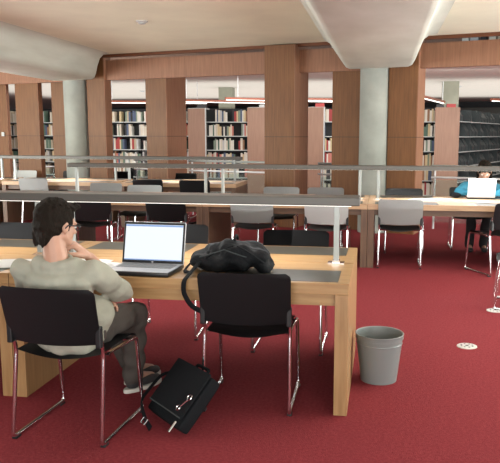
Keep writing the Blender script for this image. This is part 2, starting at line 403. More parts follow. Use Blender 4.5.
# right-hand stack: long receding face with grey file boxes
sx, sy, sa = 1.58, 12.8, R(69)
e = thing('shelving_stack', 'long double-sided library stack receding to the right behind the student, filled with grey file boxes', 'shelving', (sx, sy, 0), 0)
b = MB(); b.box(-.27, .27, 0, .035, 0, 2.13); b.build('end_panel', 'endpanel', e)
SR = Matrix.Translation((.27, .04, 0)) @ Matrix.Rotation(sa, 4, 'Z')     # x along the stack
Lst = 12
b = MB(); b.box(0, Lst, .24, .26, 0, 2.1, SR); b.build('back_panel', 'dark', e)
for i in range(6):
    b = MB(); b.box(0, Lst, -.02, .25, .08+.345*i, .10+.345*i, SR); b.build('shelf', 'shelf', e)
for i in range(0, 13):
    b = MB(); b.box(i, i+.02, .0, .25, 0, 2.1, SR); b.build('upright', 'boxfile', e)
SRW = Matrix.Translation((sx, sy, 0)) @ SR
b = MB(); b.poly([(0, 0, 0), (0, .22, 0), (0, .22, .30), (0, .10, .30), (0, 0, .13)], (.24, 0, 0)); proto = b.build('file_box', 'boxfile'); bm_me = proto.data; bpy.data.objects.remove(proto)
nb = 0
for i in range(2, 6):
    x = .06
    kf = 0
    while x < 9.6:
        if random.random() < .18: x += .3; continue
        o = bpy.data.objects.new('file_box', bm_me); C.objects.link(o)
        o.matrix_world = SRW @ Matrix.Translation((x, .02, .10+.345*i)) @ Matrix.Rotation(0, 4, 'Z') @ Matrix.Diagonal((random.uniform(.8, 1.2), 1, random.uniform(.8, 1), 1))
        kf += 1; tag(o, 'grey file box, number %d from the timber end panel, %s shelf of right-hand stack' % (kf, LEV[i]), 'file box', 'grey file boxes in the right-hand stack'); nb += 1
        x += .31
# items lying on top of the stacks
for (x, y, wd, h, k, nm) in ((1.42, 12.95, .16, .07, 7, 'black'), (1.66, 12.95, .20, .08, 3, 'red'), (-4.2, 13.15, .22, .09, 7, 'black'), (-2.6, 12.65, .2, .06, 10, 'grey'), (-1.3, 12.65, .2, .08, 3, 'dark red')):
    o = bpy.data.objects.new('book', book_meshes[k]); C.objects.link(o)
    o.location = (x, y, 2.13 if x > 0 else 2.14); o.scale = (wd, .16, h)
    where = {1.42: 'the file box stack, left of the red one', 1.66: 'the receding file box stack', -4.2: 'the leftmost pale end panel', -2.6: 'the end panel left of the central pier', -1.3: 'the end panel right of the central pier'}[x]
    tag(o, '%s book lying flat on top of %s' % (nm, where), 'book')
for k in range(34):
    s_ = -1.6+k*.155
    if -.7 < s_ < .85: continue
    kk = [1, 10, 7, 0, 4, 13, 10, 7, 12, 2, 10][k % 11]
    o = bpy.data.objects.new('book', book_meshes[kk]); C.objects.link(o); o.matrix_world = FM @ Matrix.Translation((s_, 2.52, 3.0)) @ Matrix.Diagonal((.09+.05*((k*7) % 3)/2, .2, .26, 1))
    tag(o, '%s book, number %d from left, on the upper gallery shelf above the fascia' % (CN[kk], k+1), 'book', 'books on the upper gallery')
# thin top boards so they rest on something
for (x, y) in ((-4.30, 13.0), (-2.72, 12.5), (-1.42, 12.5)):
    b = MB(); b.box(x-.23, x+.23, y+.06, y+.35, 2.11, 2.14); tag(b.build('shelf_canopy', 'shelf'), 'flat steel top board behind the timber end panel at %s' % {-4.30: 'left', -2.72: 'centre', -1.42: 'centre right'}[x], 'shelf')
b = MB(); b.box(-.25, .27, .05, .5, 2.10, 2.13); b.build('top_board', 'shelf', e)

# concrete posts in the far room
for s, lab in (((-4.18, 15.6), ''), ((1.75, 14.1), '')):
    b = MB(); b.box(s[0]-.19, s[0]+.19, s[1], s[1]+.38, 0, 2.80); struct(b.build('concrete_column', 'post_concrete'))

# pendant luminaires
def pendant(x, y, L_, ang_, label, zz=2.28):
    e = thing('pendant_light', label, 'lamp', (x, y, 2.80), ang_, 'linear lamps over the stacks')
    for q in (.1, .9):
        b = MB(); b.tube([(0, L_*q, 0), (0, L_*q, zz-2.80+.05)], .010, 6); b.build('rod', 'whitetube', e)
    b = MB(); b.box(-.05, .05, 0, L_, zz-2.80, zz-2.80+.055, bev=.01); b.build('housing', 'copper', e)
    b = MB(); b.box(-.018, .018, .03, L_-.03, zz-2.80-.012, zz-2.80); b.build('tube', 'lamp', e)
pendant(-4.75, 12.6, 3.2, R(-62), 'linear lamp on rods above the shelves between the two left end panels')
pendant(-3.35, 11.9, 3.0, R(-62), 'linear lamp on rods left of the wide central pier')
pendant(-6.7, 13.0, 2.6, R(-75), 'linear lamp above the bookcase right of the left concrete column')
pendant(.9, 11.4, 3.0, R(-14), 'linear lamp above the bookcase right of the right concrete column')
pendant(2.55, 13.0, 3.0, R(-50), 'bright linear lamp at the far right above the file box stack')
pendant(-1.8, 12.2, 2.6, R(-62), 'linear lamp seen between the central pier and the right column')
# smoke detectors
def detector(x, y, z, label, r=.055):
    e = thing('smoke_detector', label, 'smoke detector', (x, y, z))
    b = MB(); b.lathe([(r, 0), (r, -.012), (r*.8, -.02)], close=True); b.build('base', 'white', e, True)
    b = MB(); b.lathe([(r*.62, -.018), (r*.62, -.035), (r*.3, -.042)], close=True); b.build('sensor', 'white', e, True)
detector(-2.94, 5.30, ZC, 'white round smoke detector on the near cream ceiling', .075)
detector(2.1, 15.9, 2.80, 'small smoke detector on the far ceiling at right', .09)
detector(-7.0, 16.9, 2.80, 'small smoke detector on the far ceiling at left, above the shelves', .09)

# ================================================================ TABLES
L = 1.932; D = 1.22; T = .735; PW = .073
def table(x1, y0, label, mt, mv, mtop, Lx=L, Dx=D, group=None):
    """x1 = right end"""
    e = thing('library_table', label, 'table', (x1-Lx/2, y0+Dx/2, 0), 0, group)
    h = Lx/2-.002; d = Dx/2
    for s in (-1, 1):
        b = MB(); x = s*(h-PW/2); b.box(x-PW/2, x+PW/2, -d, d, 0, T-.062, bev=.002); b.build('end_panel', mv, e)
    for s in (-1, 1):
        b = MB(); b.box(-h, h, (-d if s < 0 else .003), (-.003 if s < 0 else d), T-.062, T, bev=.003); top = b.build('tabletop', mtop, e)
        for (a, c_) in ((-h+.08, -.17), (.17+.08, h-.06)) if True else ():
            y0_, y1_ = (-d+.035, -d+.355) if s < 0 else (d-.345, d-.03)
            b = MB(); b.box(a, c_, y0_, y1_, T-.004, T+.0015); o = b.build('desk_inlay', 'inlay', top)
            o['label'] = 'dark green-grey writing inlay'
        b = MB(); yy = s*(d-.05); b.box(-h+PW, h-PW, yy-.012, yy+.012, T-.13, T-.062); b.build('apron', mt, e)
    return e
table(0, 0, 'light oak reading table nearest the camera, holding the laptop and backpack', 'oak', 'oakv', 'oak')
table(-L, 0, 'light oak reading table cut off by the left edge, beside the seated man', 'oak', 'oakv', 'oak')
SY = 4.357
table(0, SY, 'shaded oak table of the middle row, centre, with pale chairs in front', 'walnut', 'oakv_shaded', 'midtop')
table(-L, SY, 'shaded oak table of the middle row, left, behind the laptop', 'walnut', 'oakv_shaded', 'midtop')
table(L, SY, 'shaded oak table of the middle row, right, where the student with the white laptop sits', 'walnut', 'oakv_shaded', 'midtop')
CY = 7.70; CX = -2.15
table(CX, CY-.4, 'table of the far row with its bare right end showing, before the bookcases', 'walnut', 'oakv_shaded', 'midtop', Dx=1.0)
table(CX-2.07, CY-.4, 'table of the far row left of centre, behind the pale chair backs', 'walnut', 'oakv_shaded', 'midtop', Dx=1.0)
table(CX-4.14, CY-.4, 'table of the far row cut off by the left edge', 'walnut', 'oakv_shaded', 'midtop', Dx=1.0)

PWR = 5
def light_rail(x0, x1, yc, posts, label, lamps, z=1.095, lip=.004):
    xm = (x0+x1)/2; e = thing('desk_light_rail', label, 'lamp', (xm, yc, T))
    zt = z-T
    b = MB(); b.box(x0-xm, x1-xm, -.085, .085, zt, zt+.052, bev=.006); b.build('housing', 'rail', e)
    for a, c_ in lamps:
        b = MB(); b.box(a-xm, c_-xm, -.070, -.045, zt-lip, zt+.003); b.build('lamp_tube', 'railtube', e)
        b = MB(); b.box(a-xm, c_-xm, .045, .070, zt-lip, zt+.003); b.build('lamp_tube', 'railtube', e)
        la = area('desk_lamp_light', (0, 0, 1), (0, 0, 0), c_-a-.5, .12, PWR*(c_-a)); la.parent = e; la.location = ((a+c_)/2-xm, 0, zt-.006); la.rotation_euler = (0, 0, 0)
    for p in posts:
        b = MB(); b.box(p-xm-.016, p-xm+.016, -.022, .022, 0.001, zt, bev=.003); o = b.build('post', 'post', e)
        b = MB(); b.box(p-xm-.05, p-xm+.05, -.035, .035, 0, .006); b.box(p-xm-.022, p-xm+.022, -.03, .03, .006, .02); b.build('base_plate', 'chrome', o)
    return e
light_rail(-2*L-.1, .03, D/2, [-.11, -L+.11, -L-.11, -2*L+.11], 'long grey desk light rail above the nearest table, behind the seated man', [(-L+.02, -.02), (-2*L, -L-.02)])
PWR = 10
light_rail(-2*L+.02, 2*L, SY+D/2, [-.11, .11, -L+.11, -L-.11, -2*L+.11, L-.11, L+.11], 'long grey desk light rail above the middle row of tables', [(-2*L+.06, -L-.04), (-L+.04, -.04), (.04, L-.04), (L+.04, 2*L-.04)], lip=.001)
light_rail(CX-6.2, CX+.0, CY+.1, [CX-.12, CX-1.95, CX-2.19, CX-4.02, CX-4.26], 'long grey desk light rail above the far row of tables at left', [(CX-1.9, CX-.1), (CX-4.0, CX-2.2), (CX-6.0, CX-4.3)], lip=.001)

# ================================================================ CHAIRS
def fillet(pts, r=.05, n=5):
    out = [Vector(pts[0])]
    for i in range(1, len(pts)-1):
        p = Vector(pts[i]); a = (Vector(pts[i-1])-p); c_ = (Vector(pts[i+1])-p)
        rr = min(r, a.length*.45, c_.length*.45); a.normalize(); c_.normalize()
        A, B = p+a*rr, p+c_*rr
        for k in range(n+1):
            t = k/n; out.append(A*(1-t)**2+p*2*t*(1-t)+B*t*t)
    out.append(Vector(pts[-1])); return out
def make_chair(name, label, bmat, smat, group=None):
    e = thing(name, label, 'chair', (0, 0, 0), 0, group)
    W = .235
    for s in (-1, 1):
        x = s*W
        b = MB()
        b.tube(fillet([(x, -.238, .60), (x, -.20, .455), (x*1.02, -.262, .014), (x*1.02, .245, .014), (x, .19, .435), (x*.95, -.12, .44)], .028), .0105, 10)
        b.build('sled_frame', 'chrome', e, True)
        b = MB(); b.box(x*1.02-.013, x*1.02+.013, -.255, -.21, 0, .012, bev=.003); b.build('glide', 'black', e)
        b = MB(); b.box(x*1.02-.013, x*1.02+.013, .19, .235, 0, .012, bev=.003); b.build('glide', 'black', e)
        b = MB(); b.box(x-.014, x+.014, -.256, -.222, .500, .606, bev=.006); b.build('back_bracket', 'black', e)
    b = MB(); b.tube([(-W, .15, .430), (W, .15, .430)], .009, 8); b.tube([(-W, -.13, .432), (W, -.13, .432)], .009, 8); b.build('cross_rail', 'chrome', e, True)
    def seat(u, v):
        x = (u-.5)*.45*(1-.10*max(0, v-.8)*5*0.3); y = -.215+.45*v
        z = .458 - .030*(max(0, v-.82)/.18)**2 - .014*math.sin(math.pi*u)*1.0 + .0 - .022*max(0, (.15-v)/.15)*math.sin(math.pi*u)
        return (x, y, z)
    b = MB(); b.grid(seat, 20, 20, .014); b.build('seat', smat, e, True)
    def back(u, v):
        c_ = 2*u-1
        hw = .251-.006*(1-v) - .028*(1-math.sqrt(max(0, 1-(max(0, v-.88)/.12)**2))) - .016*(1-math.sqrt(max(0, 1-(max(0, .08-v)/.08)**2)))
        bot = .515 - .010*(1-c_*c_); top = .800
        z = bot+(top-bot)*v
        y = -.235-.07*v-.030*(1-c_*c_)-.0
        return (hw*c_, y, z)
    b = MB(); b.grid(back, 24, 18, .012); b.build('backrest', bmat, e, True)
    return e
ch = make_chair('sled_chair', 'black sled-base chair in the left foreground that the seated man sits on', 'black', 'seatb')
ch.location = (-1.385, -.30, 0); ch.rotation_euler = (0, 0, R(-3.5))
chair_black = ch
wch = make_chair('sled_chair', 'pale grey chair with dark seat at the left end of the right-hand middle table', 'white', 'grey_seat')
wch.location = (.37, 4.60, 0); wch.rotation_euler = (0, 0, 0)
dup(chair_black, (-.555, .20, 0), R(1), 'empty black sled-base chair in front of the backpack at the nearest table')
dup(chair_black, (-.475, 1.26, 0), R(180), 'black chair on the far side of the nearest table, right one, behind the post')
dup(chair_black, (-1.44, 1.47, 0), R(184), 'black chair on the far side of the nearest table, behind the laptop')
dup(chair_black, (-2.72, 1.35, 0), R(176), 'black chair at the left edge on the far side of the nearest tables')
G1 = 'pale chairs along the middle row'
dup(wch, (-1.32, 4.50, 0), R(1), 'pale chair at the middle row, left of two below the near light rail')
dup(wch, (-.455, 4.50, 0), R(-1), 'pale chair at the middle row, right of two below the near light rail')
dup(wch, (-1.215, 5.62, 0), R(180), 'pale chair back beyond the middle row, before the wide central pier')
dup(wch, (-.60, 5.62, 0), R(181), 'pale chair back beyond the middle row, just right of the wide central pier')
dup(wch, (-3.90, 5.96, 0), R(178), 'pale chair back beyond the middle row, below the left concrete column')
dup(wch, (-3.17, 5.64, 0), R(183), 'pale chair back beyond the middle row, directly above the laptop')
dup(chair_black, (.45, 5.64, 0), R(180), 'black chair back beyond the right-hand middle table, beside the round column')
dup(chair_black, (-3.30, 4.40, 0), R(14), 'black chair at the middle row just right of the seated man\'s head')
dup(chair_black, (-2.32, 4.50, 0), R(-4), 'black chair at the middle row directly behind the laptop screen')
dup(chair_black, (-3.55, 7.42, 0), R(0), 'black chair at the far row, left of two before the bare-ended table')
dup(chair_black, (-2.78, 7.42, 0), R(0), 'black chair at the far row, right of two before the bare-ended table')
dup(wch, (-5.50, 7.42, 0), R(0), 'pale grey chair at the far row, leftmost of the large pale chair backs')
dup(wch, (-6.85, 9.1, 0), R(180), 'small pale grey chair back behind the far row at far left')
dup(chair_black, (-5.80, 9.1, 0), R(180), 'black chair back behind the far row in front of the left concrete column')
dup(chair_black, (-4.86, 9.1, 0), R(180), 'black chair back behind the far row right of the left concrete column')
dup(chair_black, (-3.50, 8.72, 0), R(180), 'black chair back behind the far row, below the leftmost pale end panel')
dup(chair_black, (1.44, 4.35, 0), R(25.6), 'black chair at the right edge pushed to the middle row, partly out of frame')
dup(chair_black, (1.33, 6.02, 0), R(180), 'black chair the student with the white laptop sits on')
dup(chair_black, (1.37, 2.70, 0), R(20), 'black chair in the aisle at the right edge, only its frame in view') if False else None

dup(chair_black, (1.425, 2.745, 0), R(82), 'black chair in the right-hand aisle, almost wholly cut off by the frame')
# ================================================================ SMALL THINGS
# wastebasket
e = thing('waste_bin', 'grey tapered metal waste bin on the carpet right of the nearest table', 'waste bin', (.165, .62, 0))
b = MB(); b.lathe([(.108, .004), (.112, 0), (.143, .27), (.148, .272), (.148, .296), (.151, .300), (.148, .303), (.143, .300), (.141, .272), (.108, .012)], (0, 0, 0), 56)
b.b.faces.new([v for v in b.b.verts][:56][::-1]); b.build('body', 'bin', e, True)
b = MB(); b.lathe([(.107, .008), (.107, .014)], seg=48, close=True); b.build('base', 'bin_in', e)
b = MB(); b.lathe([(.1415, .238), (.1435, .242), (.1420, .246)], seg=56); b.build('bead', 'bin', e, True)
# floor outlets
def outlet(x, y, label):
    e = thing('floor_outlet', label, 'floor outlet', (x, y, 0), .3)
    b = MB(); b.lathe([(.072, 0), (.072, .004), (.066, .007), (.001, .007)], seg=40, close=True); b.build('cover', 'outlet', e, True)
    b = MB()
    for k in range(8):
        a = k*math.pi/4; b.lathe([(.007, .0072), (.007, .0085)], (math.cos(a)*.042, math.sin(a)*.042, 0), 8, close=True)
    b.lathe([(.012, .0072), (.012, .0085)], seg=12, close=True)
    b.build('vent_holes', 'black', e)
outlet(.795, 1.41, 'round pale metal floor outlet on the red carpet right of the bin')
outlet(1.16, 2.52, 'round pale metal floor outlet at the right edge of the picture')
# glimpsed swivel chair leg at right edge
dup(wch, (1.45, 2.78, 0), R(35), 'chair at the right edge in the aisle, only its chrome frame and side in view') if False else None

# laptop on near table
def laptop(name, label, loc, rz, w, d, screen_h, tilt, lid, deckm, disp=True):
    e = thing(name, label, 'laptop', loc, rz)
    b = MB(); b.box(-w/2, w/2, -d/2, d/2, .004, .026, bev=.006); ba = b.build('base', 'black' if disp else lid, e, True)
    b = MB(); b.box(-w/2+.006, w/2-.006, -d/2+.006, d/2-.01, .0255, .0275); b.build('deck', deckm, ba)
    b = MB()
    for r_ in range(5):
        for k in range(14):
            x = -w/2+.025+k*(w-.05)/14; y = d/2-.045-r_*.021
            b.box(x, x+(w-.05)/14-.003, y-.017, y, .0275, .030)
    b.build('keyboard', 'keys', ba)
    b = MB(); b.box(-.045, .045, -d/2+.02, -d/2+.075, .0275, .0282); b.build('touchpad', 'silver', ba)
    q = bpy.data.objects.new('screen', None); C.objects.link(q); C.objects.unlink(q); 
    S = Matrix.Translation((0, d/2-.006, .024)) @ Matrix.Rotation(-tilt, 4, 'X')
    b = MB(); b.box(-w/2, w/2, -.006, .008, 0, screen_h, S, bev=.004); sc = b.build('screen_lid', lid, e, True)
    b = MB(); b.box(-w/2+.003, w/2-.003, -.0075, -.006, .004, screen_h-.003, S); b.build('bezel', 'black', sc)
    # display: own object frame so its texture runs in its plane
    b = MB(); b.box(-w/2+.014, w/2-.014, -.001, 0, 0, screen_h-.036); o = b.build('display', 'screen' if disp else 'screen', sc)
    o.matrix_local = S @ Matrix.Translation((0, -.0078, .020))
    b = MB(); b.box(-w/2+.014, w/2-.014, -.0012, 0, 0, .006); o = b.build('taskbar', 'screen_bar', sc); o.matrix_local = S @ Matrix.Translation((0, -.0090, .020))
    b = MB(); b.box(-w/2+.014, w/2-.014, -.0012, 0, screen_h-.048, screen_h-.038); o = b.build('toolbar', 'screen_bar', sc); o.matrix_local = S @ Matrix.Translation((0, -.0090, .020))
    b = MB(); b.lathe([(.006, 0), (.006, .001)], seg=16, close=True); o = b.build('lid_badge', 'silver', sc); o.matrix_local = S @ Matrix.Translation((0, -.0075, .011)) @ Matrix.Rotation(R(90), 4, 'X')
    return e
laptop('laptop', 'open black laptop with a bright text page, left half of the nearest table', (-1.178, .150, T), R(-3), .385, .27, .248, R(14), 'silver', 'silver')
# cable & small items right of laptop
b = MB(); pts = [(-.93+.05*math.sin(t*.9)+.012*t, .25+.05*math.cos(t*1.3)+.01*t, T+.007+.004*abs(math.sin(t))) for t in [k*.25 for k in range(36)]]
b.tube(pts, .0035, 6); tag(b.build('charging_cable', 'silver', None, True), 'tangled grey cable lying between the laptop and the backpack', 'cable')
b = MB(); b.box(-.055, .055, -.028, .028, 0, .012, Matrix.Translation((-.90, .40, T)) @ Matrix.Rotation(.5, 4, 'Z'), bev=.004); tag(b.build('mobile_phone', 'silver', None, True), 'small silver phone on the table behind the laptop\'s right corner', 'phone')
# papers at left
def sheet(x, y, z, w_, d_, rz, label, k=1, name='paper_sheets', group=None):
    e = Matrix.Translation((x, y, z)) @ Matrix.Rotation(rz, 4, 'Z')
    def fn(u, v): p = Vector(((u-.5)*w_, (v-.5)*d_, .004*k+.006*math.sin(u*3.1)*(v))); return e @ p
    b = MB(); b.grid(fn, 6, 4, .003*k); return tag(b.build(name, 'paper', None, True), label, 'paper', group)
sheet(-2.07, .20, T, .34, .26, R(20), 'white papers at the left edge of the nearest table beside the man\'s shoulder', 3)
sheet(-1.62, .33, T, .30, .21, R(5), 'white sheets on the table behind the man\'s neck', 2)
sheet(-1.47, .22, T, .21, .30, R(-20), 'white sheet beside the laptop\'s left corner near the man\'s hand', 1)

# backpack on table (soft black lump)
e = thing('backpack', 'slumped black backpack on the nearest table behind the empty chair', 'backpack', (-.685, .28, T))
b = MB()
for c_, r_ in (((.0, 0, .065), (.235, .14, .070)), ((-.02, .02, .105), (.155, .115, .062)), ((.10, -.01, .095), (.125, .12, .065)), ((-.15, -.01, .055), (.11, .13, .055)), ((.17, 0, .04), (.07, .11, .042)), ((.03, -.04, .12), (.12, .10, .060))):
    b.ell(c_, r_)
fuse(b, 'body', 'pack', e, .008, 5, disp=.034, dscale=13, warp=lambda v: Vector((v.x, v.y, max(v.z, .002))))
b = MB(); b.tube([(.02+.0*t, -.01+.04*math.cos(t), .178+.03*math.sin(t)) for t in [math.pi*k/8 for k in range(9)]], .007, 8); b.build('grab_handle', 'bag', e, True)
b = MB(); b.tube(fillet([(-.13, -.06, .12), (-.185, -.15, .045), (-.20, -.25, .014), (-.212, -.300, -.006), (-.212, -.315, -.07), (-.165, -.33, -.14), (-.10, -.33, -.17), (-.04, -.32, -.15)], .04), .016, 8, flat=.35); b.build('shoulder_strap', 'bag', e, True)
b = MB(); b.tube(fillet([(-.12, .0, .12), (-.23, -.05, .06), (-.26, -.14, .012), (-.20, -.20, .02)], .05), .012, 8, flat=.4); b.build('webbing_strap', 'bag', e, True)
b = MB(); b.tube([(.17*math.cos(t)-.02, -.085-.065*math.sin(t), .145-.06*abs(math.cos(t))) for t in [math.pi*k/10 for k in range(11)]], .0035, 6); b.build('zip', 'boxfile', e, True)
for k, (a0, a1) in enumerate((((-.13, -.13, .09), (.03, -.13, .165)), ((.05, -.13, .165), (.20, -.12, .07)))):
    b = MB(); b.tube([Vector(a0).lerp(Vector(a1), q/6)+Vector((0, -.012*math.sin(q/6*math.pi), .01*math.sin(q/6*math.pi))) for q in range(7)], .008, 6, flat=.5); b.build('compression_strap', 'bag', e, True)

# shoulder bag on the floor: reclined slab
BO = Vector((-1.04, -.13, .0)); BR = Vector((-.775, -.40, .0)); xa = (BR-BO).normalized()
per = Vector((-xa.y, xa.x, 0)); 
if per.y < 0: per = -per
za = (per*.68+Vector((0, 0, .74))+xa*(-.12)).normalized(); ya = za.cross(xa).normalized()
BMx = Matrix.Identity(4)
za = xa.cross(ya).normalized()
for i, v in enumerate((xa, ya, za)):
    BMx[0][i], BMx[1][i], BMx[2][i] = v
BMx.translation = BO
e = thing('shoulder_bag', 'black laptop shoulder bag with metal clasp lying on the carpet between the two front chairs', 'bag'); e.matrix_world = BMx
w_, h_, t_ = .37, .315, .085
sg = -1 if (BMx @ Vector((0, -1, 0)) - BO).z > 0 else 1      # outward (upper) side
b = MB(); b.box(0, w_, 0 if sg < 0 else -0, .0, 0, 0) if False else None
lo, hi = (0, t_) if sg > 0 else (-t_, 0)
b.box(0, w_, lo, hi, 0, h_, bev=.022); bo = b.build('body', 'bag', e, True, 1)
ft = hi if sg > 0 else lo
b = MB(); b.box(.012, w_-.012, min(ft, ft+sg*.014), max(ft, ft+sg*.014), .05, h_+.004, bev=.006); b.build('flap', 'bag', e, True)
b = MB(); b.tube([(.012+.004, ft+sg*.014, .055), (w_-.016, ft+sg*.014, .055)], .004, 6); b.build('flap_piping', 'boxfile', e, True)
b = MB(); b.tube(fillet([(.13, (lo+hi)/2, h_-.005), (.13, (lo+hi)/2, h_+.025), (.25, (lo+hi)/2, h_+.025), (.25, (lo+hi)/2, h_-.005)], .015), .009, 8); b.build('grab_handle', 'bag', e, True)
b = MB(); b.tube(fillet([(0, (lo+hi)/2, h_*.8), (-.05, ft, .20), (-.045, ft+sg*.02, .02), (.06, ft+sg*.035, -.02), (.17, ft+sg*.045, -.055), (.20, ft+sg*.02, -.07)], .05), .027, 8, flat=.2); b.build('carry_strap', 'bag', e, True)
cl = bpy.data.objects
b = MB(); b.tube([(.335+.016*math.cos(t), ft+sg*.024, .165+.016*math.sin(t)) for t in [2*math.pi*k/12 for k in range(12)]], .0035, 6, closed=True)
b.tube([(.335, ft+sg*.024, .149), (.315, ft+sg*.026, .105)], .005, 6); b.tube([(.302+.014*math.cos(t), ft+sg*.024, .094+.014*math.sin(t)) for t in [2*math.pi*k/12 for k in range(12)]], .0035, 6, closed=True); b.build('metal_clasp', 'chrome', e, True)
b = MB(); b.tube([(.165+.022*a, ft+sg*.055, -.055+.014*c_) for a, c_ in ((-1, -1), (1, -1), (1, 1), (-1, 1))], .004, 6, closed=True); b.build('strap_buckle', 'chrome', e, True)
b = MB(); b.tube([(w_-.03, ft+sg*.012, .03), (w_-.02, ft+sg*.02, -.03)], .007, 8); b.build('zip_pull', 'chrome', e, True)

# things on the right-hand middle table
laptop('laptop', 'open white laptop, its pale lid toward the camera, on the right-hand middle table', (1.36, SY+.95, T), R(180), .33, .24, .245, R(16), 'white', 'white')
sheet(.86, SY+.70, T, .30, .21, R(12), 'white papers on the right-hand middle table, left of the white laptop', 2, group=None)
sheet(.62, SY+.62, T, .28, .20, R(-15), 'white papers lying flat nearest the round column on the right-hand middle table', 1)
sheet(1.25, SY+.45, T, .30, .22, R(-5), 'white papers in front of the white laptop', 2)
sheet(1.72, SY+.55, T, .28, .22, R(25), 'white papers at the right edge beside the white laptop', 2)
b = MB(); b.ell((0, 0, .035), (.06, .05, .035)); b.ell((.04, .01, .03), (.045, .04, .03)); o = fuse(b, 'pouch', 'bag', None, .008, 3, disp=.01, dscale=20); o.location = (1.06, SY+1.0, T+.001)
tag(o, 'small black pouch on the table left of the student\'s blue sleeve', 'pouch')

# ================================================================ PEOPLE
def hand(b, wrist, d, n, size=1.0, curl=.9, side=1):
    """palm + five unequal fingers; d = pointing dir, n = back-of-hand normal"""
    d = Vector(d).normalized(); n = Vector(n); n = (n-d*n.dot(d)).normalized(); x = d.cross(n)*side
    w = Vector(wrist)
    P = lambda a, c_, e_: w+d*a*size+x*c_*size+n*e_*size
    for c_ in (-.026, -.009, .009, .026): b.cap(P(.012, c_*.6, 0), P(.082, c_, 0), .0155*size, .0125*size, 3)
    for i, (c_, ln) in enumerate(((-.030, .062), (-.010, .074), (.010, .070), (.029, .054))):
        p = P(.085, c_, 0); ang_ = 0
        for k, fr in enumerate((.45, .32, .23)):
            ang_ += curl*(.55 if k == 0 else .75)
            q = p+(d*math.cos(ang_)-n*math.sin(ang_))*ln*fr*size*1.15
            b.cap(p, q, (.0098-.001*k)*size, (.0090-.001*k)*size, 2); p = q
    p = P(.028, -.026, -.006); q = P(.058, -.052, -.018); r_ = P(.084, -.058, -.034)
    b.cap(p, q, .0135*size, .0115*size, 2); b.cap(q, r_, .0112*size, .0090*size, 2)

def head(b, c, face, s=1.0):
    """c = head centre, face = forward direction (xy)."""
    f = Vector(face).normalized(); side = f.cross(Vector((0, 0, 1))).normalized(); u = side.cross(f).normalized()
    RM = Matrix((side, f, u)).transposed()
    P = lambda x, y, z: Vector(c)+(side*x+f*y+u*z)*s
    b.ell(P(0, -.012, .030), (.076*s, .096*s, .088*s), RM)         # cranium
    b.ell(P(0, .030, -.028), (.060*s, .062*s, .078*s), RM)         # face
    b.ell(P(0, .058, -.078), (.036*s, .036*s, .030*s), RM)         # chin
    for q in (-1, 1):
        b.cap(P(.050*q, .005, -.048), P(.026*q, .058, -.080), .020*s, .018*s)   # jaw
        b.ell(P(.036*q, .062, -.022), (.022*s, .020*s, .020*s), RM)            # cheek
        b.cap(P(.012*q, .086, .016), P(.046*q, .074, .014), .009*s, .008*s)     # brow
        b.ell(P(.078*q, -.004, -.008), (.010*s, .019*s, .031*s), RM)           # ear
        b.ell(P(.074*q, .002, -.018), (.010*s, .014*s, .018*s), RM)
    b.cap(P(0, .088, .004), P(0, .106, -.030), .008*s, .012*s)      # nose
    for q in (-1, 1): b.ell(P(.010*q, .096, -.033), (.008*s, .008*s, .007*s), RM)
    b.cap(P(-.018, .082, -.056), P(.018, .082, -.056), .0075*s, .0075*s); b.cap(P(-.015, .080, -.066), P(.015, .080, -.066), .008*s, .008*s)
    return P, RM
def face_bits(P, s, parent):
    for q in (-1, 1):
        b = MB(); b.ell(P(.030*q, .080, -.002), (.012*s, .009*s, .008*s), None, 12); b.build('eye', 'paper', parent, True)
def person_body(b, S): pass

# --- seated man
e = thing('person', 'seated man with dark hair and glasses in a grey-khaki t-shirt, chin resting on his hand', 'person', (0, 0, 0))
HC = Vector((-1.408, -.44, 1.078)); FD = Vector((.46, .80, -.16))
b = MB(); P, RM = head(b, HC, FD)
nb_ = Vector((-1.405, -.465, .885))
b.cap(HC+Vector((-.012, -.035, -.02)), nb_, .051, .060); b.cap(nb_, nb_+Vector((0, 0, -.08)), .062, .062)
# torso core (under clothes)
b.ell((-1.40, -.44, .70), (.14, .075, .17)); b.ell((-1.38, -.42, .52), (.15, .10, .10))
shR = Vector((-1.235, -.43, .845)); elR = Vector((-1.185, -.20, .700)); wrR = Vector((-1.325, -.265, .890))
shL = Vector((-1.590, -.45, .845)); elL = Vector((-1.585, -.26, .600)); wrL = Vector((-1.345, -.225, .638))
b.cap(shR, elR, .045, .040); b.cap(elR, elR.lerp(wrR, .35), .040, .040); b.cap(elR.lerp(wrR, .35), wrR, .040, .026)
b.cap(shL, elL, .045, .040); b.cap(elL, elL.lerp(wrL, .35), .040, .038); b.cap(elL.lerp(wrL, .35), wrL, .038, .026)
hand(b, wrR, (-.32, -.22, .36), (.75, .35, .6), 1.22, 1.75, 1)
hand(b, wrL, (1, .12, .08), (-.1, .6, .7), 1.05, .7, -1)
hpR = Vector((-1.295, -.36, .525)); knR = Vector((-1.215, .07, .515)); anR = Vector((-1.285, .20, .095))
hpL = Vector((-1.455, -.36, .525)); knL = Vector((-1.395, .07, .505)); anL = Vector((-1.335, .34, .095))
for hp, kn, an in ((hpR, knR, anR), (hpL, knL, anL)):
    b.cap(hp, kn, .068, .050); b.cap(kn, kn.lerp(an, .3), .048, .046); b.cap(kn.lerp(an, .3), an, .046, .030)
    b.cap(an, an+Vector((.07, .13, -.045)), .030, .026)
body = fuse(b, 'body', 'skin', e, .0055, 4)
